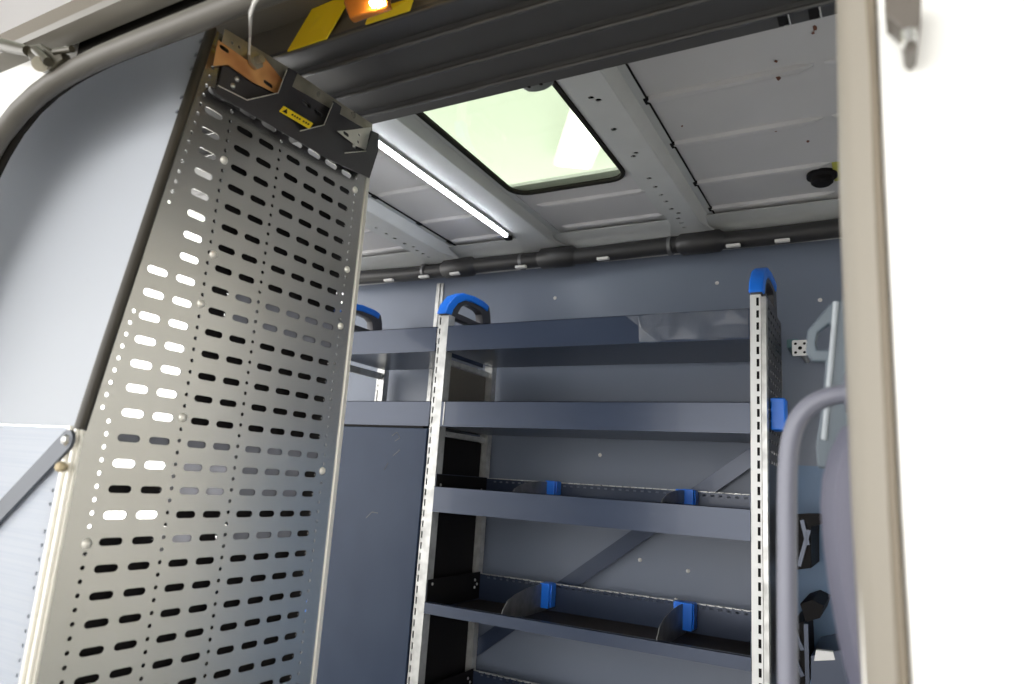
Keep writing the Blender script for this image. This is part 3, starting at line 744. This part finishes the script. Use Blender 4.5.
def wallbracket(name, pts, y, label, cat, matl, strut=None, dep=.02):
    t = thing(name, onY(*pts[0], y), label, cat)
    MB().prism([onY(*q, y) for q in pts], (0, dep, 0)).build('body', matl, t)
    if strut:
        for a, b in strut: MB().bar(onY(*a, y - .006), onY(*b, y - .006), .010, .012, (0, 1, 0)).build('strut', M['lip'], t)
    return t
wallbracket('angle_bracket', ((796, 514), (822, 514), (822, 523), (811, 527), (811, 568), (796, 570)), 2.04, 'black angled bracket with slanted strut low behind the grab handle', 'bracket', M['black'], (((799, 566), (809, 530)), ((802, 520), (808, 545))), YW - 2.04)
wallbracket('cable_clip', ((800, 604), (812, 600), (824, 606), (820, 618), (806, 622)), 2.04, 'dark lump-like clip under the angled bracket, behind the grab handle', 'clip', M['black'], None, YW - 2.04)
wallbracket('slatted_holder', ((790, 625), (803, 622), (806, 690), (790, 690)), 2.03, 'black slatted holder at the bottom of the gap behind the grab handle', 'holder', M['black'], (((793, 628), (803, 650)), ((793, 655), (803, 676)), ((806, 624), (808, 690))), YW - 2.03)
t = wallbracket('white_box', ((811, 656), (842, 650), (850, 700), (811, 700)), 2.0, 'slate-blue box with white top edge low beside the pillar', 'box', M['lip'], None, YW - 2.0)
MB().prism([onY(*q, 1.995) for q in ((816, 650), (833, 652), (835, 660), (814, 661))], (0, .02, 0)).build('lid', M['whiteplate'], t)

# hinge on the outer body, top right
hg = thing('door_hinge', onY(905, 10, .40), 'grey door hinge with bright pin on the white body, top right', 'hinge')
YI = .405
MB().prism([onY(*q, YI) for q in ((884, -8), (887, 16), (893, 20), (901, 28), (905, 50), (911, 55), (917, 48), (921, 20), (922, -8))], (0, .018, 0)).build('hinge_leaf', M['hinge'], hg, bevel=.001)
a = onY(908, 32, YI - .002); b = onY(909, 44, YI - .002)
MB().tube([a, b], .0042, 12).build('pin', M['pin'], hg, smooth=True)
# sliding door roller arm, top left
ra = thing('roller_arm', onY(40, 55, .43), 'brown steel roller arm on the door rail, top left corner', 'arm')
YR = .428
MB().tube([onY(-40, 35, YR), onY(-5, 43, YR), onY(14, 48, YR), onY(28, 51, YR)], [.010, .0095, .0085, .007], 12).build('rod', M['arm'], ra, smooth=True)
MB().prism([onY(*q, YR) for q in ((24, 46), (40, 43), (52, 52), (60, 50), (62, 58), (48, 70), (34, 68), (28, 58))], (0, .014, 0)).build('carriage', M['arm'], ra, bevel=.002)
MB().tube([onY(36, 50, YR - .006), onY(48, 62, YR - .006)], .006, 10).build('link', M['arm'], ra, smooth=True)
MB().tube([onY(40, 64, YR - .008), onY(40, 64, YR + .012)], .010, 14).build('roller', M['zinc'], ra, smooth=True)
MB().tube([onY(55, 52, YR), onY(72, 49, YR)], .0045, 10).build('pivot', M['arm'], ra, smooth=True)

# ================================================================== LIGHT
lamp('tube_lamp', -5.85, 2.2, 3.30, 2.0, 'bright white tube lamp under the workshop ceiling, top left corner')
t = thing('panel_lamp', (-2.4, 5.55, 3.3), 'wide glowing lamp seen through the roof window', 'lamp')
MB().bar((-2.0, 4.95, 3.36), (-2.8, 6.2, 3.36), .40, .08).build('lamp_housing', M['whiteplate'], t)
MB().bar((-2.0, 4.95, 3.315), (-2.8, 6.2, 3.315), .34, .01).build('diffuser', mat('panel_diffuser', (.9, .9, .9), .4, emit=((1., .98, .90), 1.4)), t)
W = bpy.data.worlds.new('World'); SC.world = W; W.use_nodes = True
W.node_tree.nodes['Background'].inputs['Color'].default_value = (1.0, .985, .96, 1)
W.node_tree.nodes['Background'].inputs['Strength'].default_value = 2.1

# ================================================================== CAMERA
cam = bpy.data.cameras.new('camera'); co = bpy.data.objects.new('camera', cam); COL.objects.link(co)
cam.sensor_width = 36; cam.lens = F / PW * 36; cam.clip_start = .02
co.matrix_world = ROT.to_4x4()
cam.dof.use_dof = True; cam.dof.focus_distance = 1.7; cam.dof.aperture_fstop = 5.0
SC.camera = co
SC.view_settings.view_transform = 'Standard'; SC.view_settings.look = 'None'
SC.view_settings.gamma = 1; SC.view_settings.use_curve_mapping = False
SC.view_settings.exposure = 1.15
for o in SC.objects:
    if o.parent is None: o.location.z += GROUND
